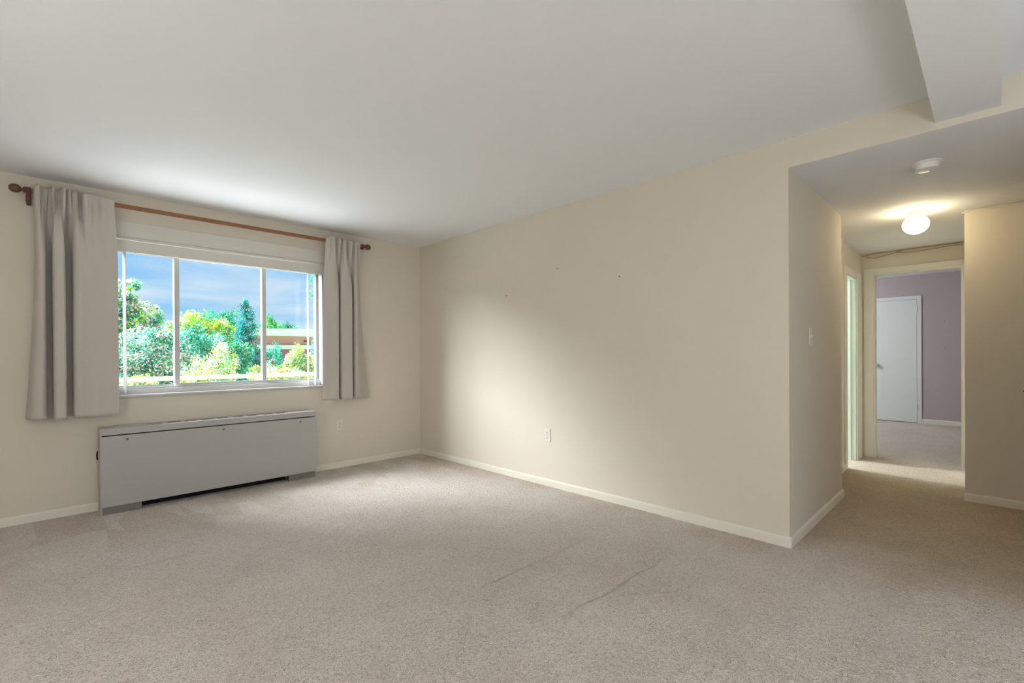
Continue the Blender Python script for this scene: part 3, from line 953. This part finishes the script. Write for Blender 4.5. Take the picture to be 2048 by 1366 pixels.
room_fill_lamp('bathroom_fill_lamp', (5.95, 2.9, 2.05), 380, (0.95, 1.0, 0.98), 'added unseen globe lamp lighting the mint bathroom', ZC)
room_fill_lamp('bedroom_fill_lamp', (8.55, 3.1, 2.0), 110, (0.82, 0.94, 1.0), 'added unseen globe lamp lighting the mauve bedroom', ZC, 0.16)
# globe lamps on stands, added out of view as fill light
def fill_lamp(x, y, zg, r, power, label):
    fl = thing('fill_lamp', label, 'lamp', (x, y, 0), 'added fill lamps out of view')
    part(MB().lathe([(0.14, 0), (0.14, 0.015), (0.05, 0.03), (0.012, 0.04), (0.012, zg-r*0.9)], (x, y, 0), 'Z', 28), 'stand', M_chrome, fl, smooth=True)
    m = bpy.data.materials.new('fill_lamp_glow')
    m.use_nodes = True
    b = m.node_tree.nodes['Principled BSDF']
    b.inputs['Base Color'].default_value = (0.9, 0.9, 0.9, 1)
    b.inputs['Emission Color'].default_value = (0.94, 0.97, 1.0, 1)
    b.inputs['Emission Strength'].default_value = power
    part(MB().lathe([(max(0.004, r*math.sin(PI*k/8)), -r*math.cos(PI*k/8)) for k in range(9)], (x, y, zg), 'Z', 16), 'globe', m, fl, smooth=True)
fill_lamp(-1.05, 1.75, 1.42, 0.16, 28.5, 'tall added fill globe by the side wall, unseen')
fill_lamp(0.30, -1.60, 0.85, 0.40, 14.5, 'large added fill globe at the rear of the room, unseen')

# ------------------------------------------------------------------ outdoors
GZ = -3.2
M_ground = mat('pale_paving', (0.70, 0.69, 0.67), 0.9, noise=(0.6, 0.1))
M_grass = mat('lawn_grass', (0.16, 0.24, 0.07), 0.9, noise=(2, 0.2))
struct(MB().box(-40, YW+0.6, GZ-0.2, 60, 10.2, GZ).build('ground_paving', M_ground), 'pale paving below the window', 'paving')
struct(MB().box(-60, 10.2, GZ-0.2, 90, 90, GZ-0.02).build('ground_lawn', M_grass), 'lawn under the trees', 'lawn')

# unseen terrace inside the railing; pale slab added to bounce light, dark edge limits it
M_bounce = mat('pale_bounce_slab', (0.86, 0.86, 0.85), 0.85, noise=(0.8, 0.06))
M_bounce_edge = mat('dark_bounce_edge', (0.22, 0.19, 0.16), 0.85, noise=(0.8, 0.06))
struct(MB().box(-6, YW+0.18, -0.40, 12, 7.74, -0.15).build('terrace_bounce_slab', M_bounce), 'added pale terrace slab, unseen, bouncing light into the window', 'terrace')
struct(MB().box(-6, 7.74, -0.40, 12, 8.60, -0.15).build('terrace_bounce_limit', M_bounce_edge), 'dark terrace strip under the railing, added to limit the bounce', 'terrace')

# wooden railing
rl = thing('wooden_railing', 'weathered wooden railing running below the trees outside', 'railing', (2.2, 8.5, -0.15))
part(MB().box(-6, 8.47, 0.842, 12, 8.55, 0.872), 'top_rail', M_railwood, rl, bevel=0.004)
part(MB().box(-6, 8.485, 0.806, 12, 8.535, 0.842), 'under_rail', M_railwood, rl)
for k in range(9):
    px = -5.55+k*2.0-0.0
    part(MB().box(px+0.0, 8.47, -0.15, px+0.1, 8.55, 0.806), 'post', M_railwood, rl)

# trees
LEAF = 1.05
def leafmat(name, c, tr=0.35):
    m = bpy.data.materials.new(name)
    m.use_nodes = True
    nt = m.node_tree
    nt.nodes.clear()
    out = nt.nodes.new('ShaderNodeOutputMaterial')
    d = nt.nodes.new('ShaderNodeBsdfDiffuse'); t = nt.nodes.new('ShaderNodeBsdfTranslucent')
    mx = nt.nodes.new('ShaderNodeMixShader'); mx.inputs[0].default_value = tr
    n = nt.nodes.new('ShaderNodeTexNoise'); n.inputs['Scale'].default_value = 3.0
    tc = nt.nodes.new('ShaderNodeTexCoord'); nt.links.new(tc.outputs['Object'], n.inputs['Vector'])
    cm = nt.nodes.new('ShaderNodeMix'); cm.data_type = 'RGBA'
    c = [v*LEAF for v in c]
    cm.inputs['A'].default_value = (*[v*0.75 for v in c], 1); cm.inputs['B'].default_value = (*[min(1, v*1.25) for v in c], 1)
    nt.links.new(n.outputs['Fac'], cm.inputs['Factor'])
    nt.links.new(cm.outputs['Result'], d.inputs['Color']); nt.links.new(cm.outputs['Result'], t.inputs['Color'])
    nt.links.new(d.outputs[0], mx.inputs[1]); nt.links.new(t.outputs[0], mx.inputs[2]); nt.links.new(mx.outputs[0], out.inputs[0])
    return m
LM = dict(teal=leafmat('teal_leaf', (0.015, 0.32, 0.25)), green=leafmat('green_leaf', (0.08, 0.36, 0.08)), lime=leafmat('lime_leaf', (0.36, 0.50, 0.04)),
          mint=leafmat('mint_leaf', (0.18, 0.60, 0.46)), pale=leafmat('pale_leaf', (0.80, 0.74, 0.62)), pink=leafmat('pinkish_leaf', (0.78, 0.56, 0.52)),
          blue=leafmat('bluegreen_needle', (0.02, 0.17, 0.24)), dark=leafmat('dark_leaf', (0.02, 0.13, 0.10)), yellow=leafmat('yellow_leaf', (0.62, 0.56, 0.08)))
M_bark = wood('grey_brown_bark', (0.10, 0.08, 0.06), (0.22, 0.18, 0.14), 0.9, (8, 8, 2))
def rand_unit(r):
    while True:
        v = Vector((r.uniform(-1, 1), r.uniform(-1, 1), r.uniform(-1, 1)))
        if 0.05 < v.length < 1: return v.normalized()
def leaf_quad(mb, p, nrm, size, mi, rnd):
    u = nrm.cross(rand_unit(rnd)); u.normalize(); w = nrm.cross(u)
    l, h = size*rnd.uniform(0.7, 1.3), size*rnd.uniform(0.35, 0.6)
    a, b, c, d = p-u*l*0.5, p+w*h*0.5, p+u*l*0.5, p-w*h*0.5
    mb.quad(a, b, c, d, mi)
def tree(name, label, base, blobs, leaf, n, palette, seed, trunk_r=0.12, group='trees and shrubs outside the window'):
    """blobs: (x,y,z,rx,ry,rz); palette: list of (material key, weight)"""
    rnd = random.Random(seed)
    t = thing(name, label, 'tree' if 'tree' in name or 'spruce' in name else 'shrub', base, group)
    mb = MB()
    keys = [k for k, w in palette]; ws = [w for k, w in palette]
    vol = [b[3]*b[4]*b[5] for b in blobs]; 
    area = [v**0.67 for v in vol]; tot = sum(area)
    for bl, ar in zip(blobs, area):
        m = int(1.6*n*ar/tot)
        c = Vector(bl[:3]); R = bl[3:]
        # leaves sit in clumps so the crown shows light and dark tufts
        ncl = max(8, m//80)
        cl = []
        for _ in range(ncl):
            d = rand_unit(rnd)*(rnd.uniform(0.45, 1.0)**0.5)
            cl.append((Vector((d.x*R[0], d.y*R[1], d.z*R[2])), rnd.choices(range(len(keys)), ws)[0], rnd.uniform(0.16, 0.48)))
        for _ in range(m):
            q, mi, cr = rnd.choice(cl)
            off = rand_unit(rnd)*rnd.random()**0.5
            p = c+q+Vector((off.x*R[0], off.y*R[1], off.z*R[2]))*cr
            if rnd.random() < 0.5: mi = rnd.choices(range(len(keys)), ws)[0]
            nr = (rand_unit(rnd)+Vector((0, -0.3, 0.6))).normalized()
            leaf_quad(mb, p, nr, leaf*0.8, mi, rnd)
    co = part(mb, 'crown', [LM[k] for k in keys], t)
    tb = MB()
    top = Vector(blobs[0][:3])
    b0 = Vector(base)
    mid = b0.lerp(top, 0.5)+Vector((rnd.uniform(-.15, .15), rnd.uniform(-.15, .15), 0))
    tb.tube([b0, mid, top], trunk_r, 8, trunk_r*0.3)
    for bl in blobs:
        for _ in range(3):
            d = rand_unit(rnd)
            e = Vector(bl[:3])+Vector((d.x*bl[3], d.y*bl[4], abs(d.z)*bl[5]))*0.8
            s = mid.lerp(top, rnd.random())
            tb.tube([s, s.lerp(e, 0.5)+Vector((0, 0, 0.1)), e], trunk_r*0.3, 6, trunk_r*0.08)
    part(tb, 'trunk', M_bark, t, smooth=True)
    return t

P_light = [('teal', 3), ('green', 2), ('mint', 3), ('pale', 4), ('pink', 2), ('lime', 2)]
P_lime = [('lime', 5), ('green', 3), ('yellow', 2), ('mint', 2), ('pale', 2)]
P_teal = [('teal', 5), ('dark', 2), ('mint', 3), ('green', 2), ('pale', 2)]
P_yel = [('pale', 5), ('pink', 3), ('lime', 3), ('yellow', 3), ('green', 2), ('mint', 2)]
tree('leafy_tree', 'tall leafy tree at the left of the window view, green and pale leaves', (0.3, 11.6, GZ),
     [(0.95, 11.6, 1.55, 0.60, 0.4, 0.55), (0.55, 11.6, 1.2, 0.8, 0.4, 0.8), (0.85, 11.6, 2.05, 0.40, 0.35, 0.40), (1.38, 11.5, 1.95, 0.27, 0.3, 0.27), (1.08, 11.5, 2.45, 0.20, 0.2, 0.20), (0.3, 11.6, 2.2, 0.5, 0.4, 0.5)], 0.085, 17000, P_light, 11, 0.07)
tree('round_shrub', 'teal and pale shrub mass below the leafy tree, left pane', (1.2, 10.4, GZ),
     [(0.7, 10.4, 1.05, 0.75, 0.36, 0.5), (1.35, 10.4, 1.25, 0.5, 0.34, 0.45), (1.6, 10.4, 0.9, 0.6, 0.36, 0.4), (0.9, 10.3, 0.6, 0.9, 0.34, 0.35)], 0.065, 15000, P_teal+[('pink', 3), ('pale', 4)], 12, 0.06)
tree('lime_tree', 'bright yellow-green tree in the middle pane', (3.2, 16.2, GZ),
     [(3.15, 16.2, 1.85, 0.55, 0.5, 0.55), (2.75, 16.0, 1.6, 0.5, 0.5, 0.6), (3.7, 16.2, 1.7, 0.45, 0.5, 0.6)], 0.09, 8000, P_lime, 13)
tree('teal_tree', 'teal shrubby tree in front of the lime tree, middle pane', (2.5, 12.4, GZ),
     [(2.25, 12.4, 1.25, 0.5, 0.4, 0.55), (2.75, 12.4, 1.2, 0.45, 0.4, 0.5), (3.15, 12.4, 1.1, 0.35, 0.36, 0.4)], 0.07, 9000, P_teal, 14)
tree('round_tree', 'dark green round-topped tree behind the spruce', (5.3, 22.5, GZ),
     [(5.0, 22.4, 2.1, 0.75, 0.7, 0.85), (5.7, 22.5, 2.3, 0.7, 0.7, 0.75)], 0.11, 5000, [('green', 3), ('teal', 3), ('dark', 2), ('mint', 1)], 15)
tree('flowering_shrub', 'yellow and pale flowering shrub along the railing, left of the middle pane', (1.95, 9.6, GZ),
     [(1.95, 9.55, 0.78, 0.32, 0.2, 0.36), (2.20, 9.6, 0.95, 0.26, 0.2, 0.42), (1.78, 9.5, 0.62, 0.3, 0.2, 0.28)], 0.05, 6500, P_yel, 16, 0.05)
tree('flowering_shrub', 'pale pink and cream flowering shrub below the dark spruce', (3.2, 9.6, GZ),
     [(2.95, 9.55, 0.75, 0.3, 0.2, 0.30), (3.25, 9.6, 0.70, 0.35, 0.2, 0.26), (3.6, 9.6, 0.62, 0.35, 0.2, 0.22)], 0.05, 6500, P_yel, 17, 0.05)
tree('flowering_shrub', 'low yellow shrub behind the railing in the left pane', (0.75, 9.5, GZ),
     [(0.7, 9.5, 0.5, 0.45, 0.2, 0.25), (1.05, 9.5, 0.55, 0.28, 0.2, 0.28), (0.3, 9.5, 0.5, 0.35, 0.2, 0.25)], 0.05, 6000, P_yel, 18, 0.05)
tree('lime_tree', 'yellow-green small tree in front of the brick building', (4.5, 12.2, GZ),
     [(4.55, 12.2, 1.05, 0.34, 0.2, 0.36), (4.35, 12.2, 0.7, 0.34, 0.2, 0.3), (4.9, 12.2, 0.8, 0.33, 0.2, 0.4)], 0.06, 7000, P_lime+[('pale', 3), ('pink', 2)], 19, 0.05)
tree('teal_shrub', 'teal feathery shrub at the left end of the brick building', (4.25, 12.95, GZ),
     [(4.15, 12.95, 0.95, 0.22, 0.2, 0.45), (4.38, 12.95, 0.55, 0.33, 0.2, 0.3)], 0.06, 4500, [('teal', 4), ('mint', 3), ('green', 1)], 20, 0.05)
tree('slender_tree', 'tall airy tree behind the blind slats at the right', (5.75, 13.7, GZ),
     [(5.75, 13.7, 3.20, 0.36, 0.25, 0.46), (5.82, 13.7, 1.55, 0.32, 0.25, 0.72), (5.68, 13.7, 0.9, 0.36, 0.25, 0.55), (6.15, 13.7, 2.3, 0.32, 0.25, 0.55)], 0.08, 4600, [('teal', 5), ('mint', 3), ('green', 2), ('dark', 1)], 21)
tree('round_tree', 'left one of two far green trees above the building roof', (10.9, 35, GZ),
     [(10.9, 35, 2.6, 0.75, 0.5, 1.3)], 0.14, 2500, [('green', 4), ('teal', 1), ('dark', 2), ('lime', 1)], 22)
tree('round_tree', 'right one of two far green trees above the building roof', (13.0, 37.4, GZ),
     [(12.9, 37.4, 2.4, 1.05, 0.6, 1.25)], 0.14, 3000, [('green', 4), ('teal', 1), ('dark', 2), ('lime', 1)], 23)
for k, (cx, lab) in enumerate(((0.3, 'low green hedge plant under the railing, left pane'), (1.95, 'low green hedge plant under the railing, middle pane'), (3.6, 'low green hedge plant under the railing, right pane'))):
    tree('hedge_shrub', lab, (cx, 8.95, GZ), [(cx-0.35, 8.95, 0.38, 0.36, 0.14, 0.3), (cx+0.35, 8.95, 0.38, 0.36, 0.14, 0.3)], 0.05, 5000, [('green', 4), ('mint', 3), ('teal', 2), ('lime', 2), ('pale', 1)], 30+k, 0.04)

# spruce: tiers of drooping branches with needle quads
def spruce(base, apex_z, rmax, zmin, seed, label):
    rnd = random.Random(seed)
    t = thing('spruce_tree', label, 'tree', base, 'trees and shrubs outside the window')
    bx, by, _ = base
    mb = MB(); bm_ = MB()
    bm_.tube([(bx, by, GZ), (bx, by, 0), (bx, by, apex_z)], 0.10, 8, 0.012)
    z = apex_z-0.03
    mats = ['blue', 'teal', 'dark', 'mint']; wts = [4, 4, 2, 1]
    while z > zmin:
        f = (apex_z-z)/(apex_z-zmin)
        L0 = rmax*(0.06+0.94*f**0.8)
        for k in range(int(6+9*f)):
            a = rnd.uniform(0, 2*PI); L = L0*rnd.uniform(0.65, 1.1)
            tip = Vector((bx+L*math.cos(a), by+L*math.sin(a), z+L*rnd.uniform(-0.25, 0.25)))
            st = Vector((bx, by, z))
            bm_.tube([st, tip], 0.012, 4, 0.003)
            mi = rnd.choices(range(4), wts)[0]
            for q in range(int(14+60*L)):
                s = rnd.random()**0.7
                p = st.lerp(tip, s)+rand_unit(rnd)*0.05*(0.5+s)
                leaf_quad(mb, p, (rand_unit(rnd)+Vector((0, -0.2, 0.5))).normalized(), 0.055, mi if rnd.random() < 0.7 else rnd.choices(range(4), wts)[0], rnd)
        z -= 0.075
    part(mb, 'needles', [LM[k] for k in mats], t)
    part(bm_, 'trunk', M_bark, t)
spruce((3.80, 14.0, GZ), 2.66, 0.62, 0.2, 41, 'dark blue-green pointed spruce beside the right window mullion')

# brick building
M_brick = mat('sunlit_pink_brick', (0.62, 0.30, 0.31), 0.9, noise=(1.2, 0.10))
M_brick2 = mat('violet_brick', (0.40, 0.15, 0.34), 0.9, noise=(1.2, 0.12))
M_fascia = mat('white_fascia', (0.80, 0.80, 0.80), 0.6, noise=(1, 0.03))
M_bwin = mat('blue_window_glass', (0.05, 0.28, 0.42), 0.15, noise=(2, 0.2))
bl = thing('brick_building', 'pink brick building with white roof edge beyond the trees', 'building', (13, 31, GZ))
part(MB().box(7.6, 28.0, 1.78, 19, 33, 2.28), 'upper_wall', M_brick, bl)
rf = MB()
rf.box(7.3, 27.6, 2.28, 19.3, 33.4, 2.62)
rf.v += [(7.3, 27.6, 2.62), (19.3, 27.6, 2.62), (19.3, 33.4, 2.62), (7.3, 33.4, 2.62), (11, 30.5, 2.84), (16, 30.5, 2.84)]
n_ = len(rf.v)-6
for q in ((0, 1, 5, 4), (1, 2, 5), (2, 3, 4, 5), (3, 0, 4)):
    rf.f.append(tuple(n_+i for i in q)); rf.m.append(0)
part(rf, 'roof', M_fascia, bl)
part(MB().box(7.6, 27.8, 1.55, 19, 33, 1.78), 'white_band', M_fascia, bl)
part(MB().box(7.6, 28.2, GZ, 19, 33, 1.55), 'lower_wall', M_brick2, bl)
for k in range(5):
    x0 = 9.55+k*1.9
    wn = part(MB().box(x0, 28.15, 0.30, x0+0.42, 28.2, 0.78), 'window', M_fascia, bl)
    part(MB().box(x0+0.03, 28.13, 0.33, x0+0.39, 28.15, 0.75), 'pane', M_bwin, wn)
part(MB().box(10.62, 27.98, 1.98, 10.82, 28.0, 2.06), 'wall_vent', M_slot, bl)
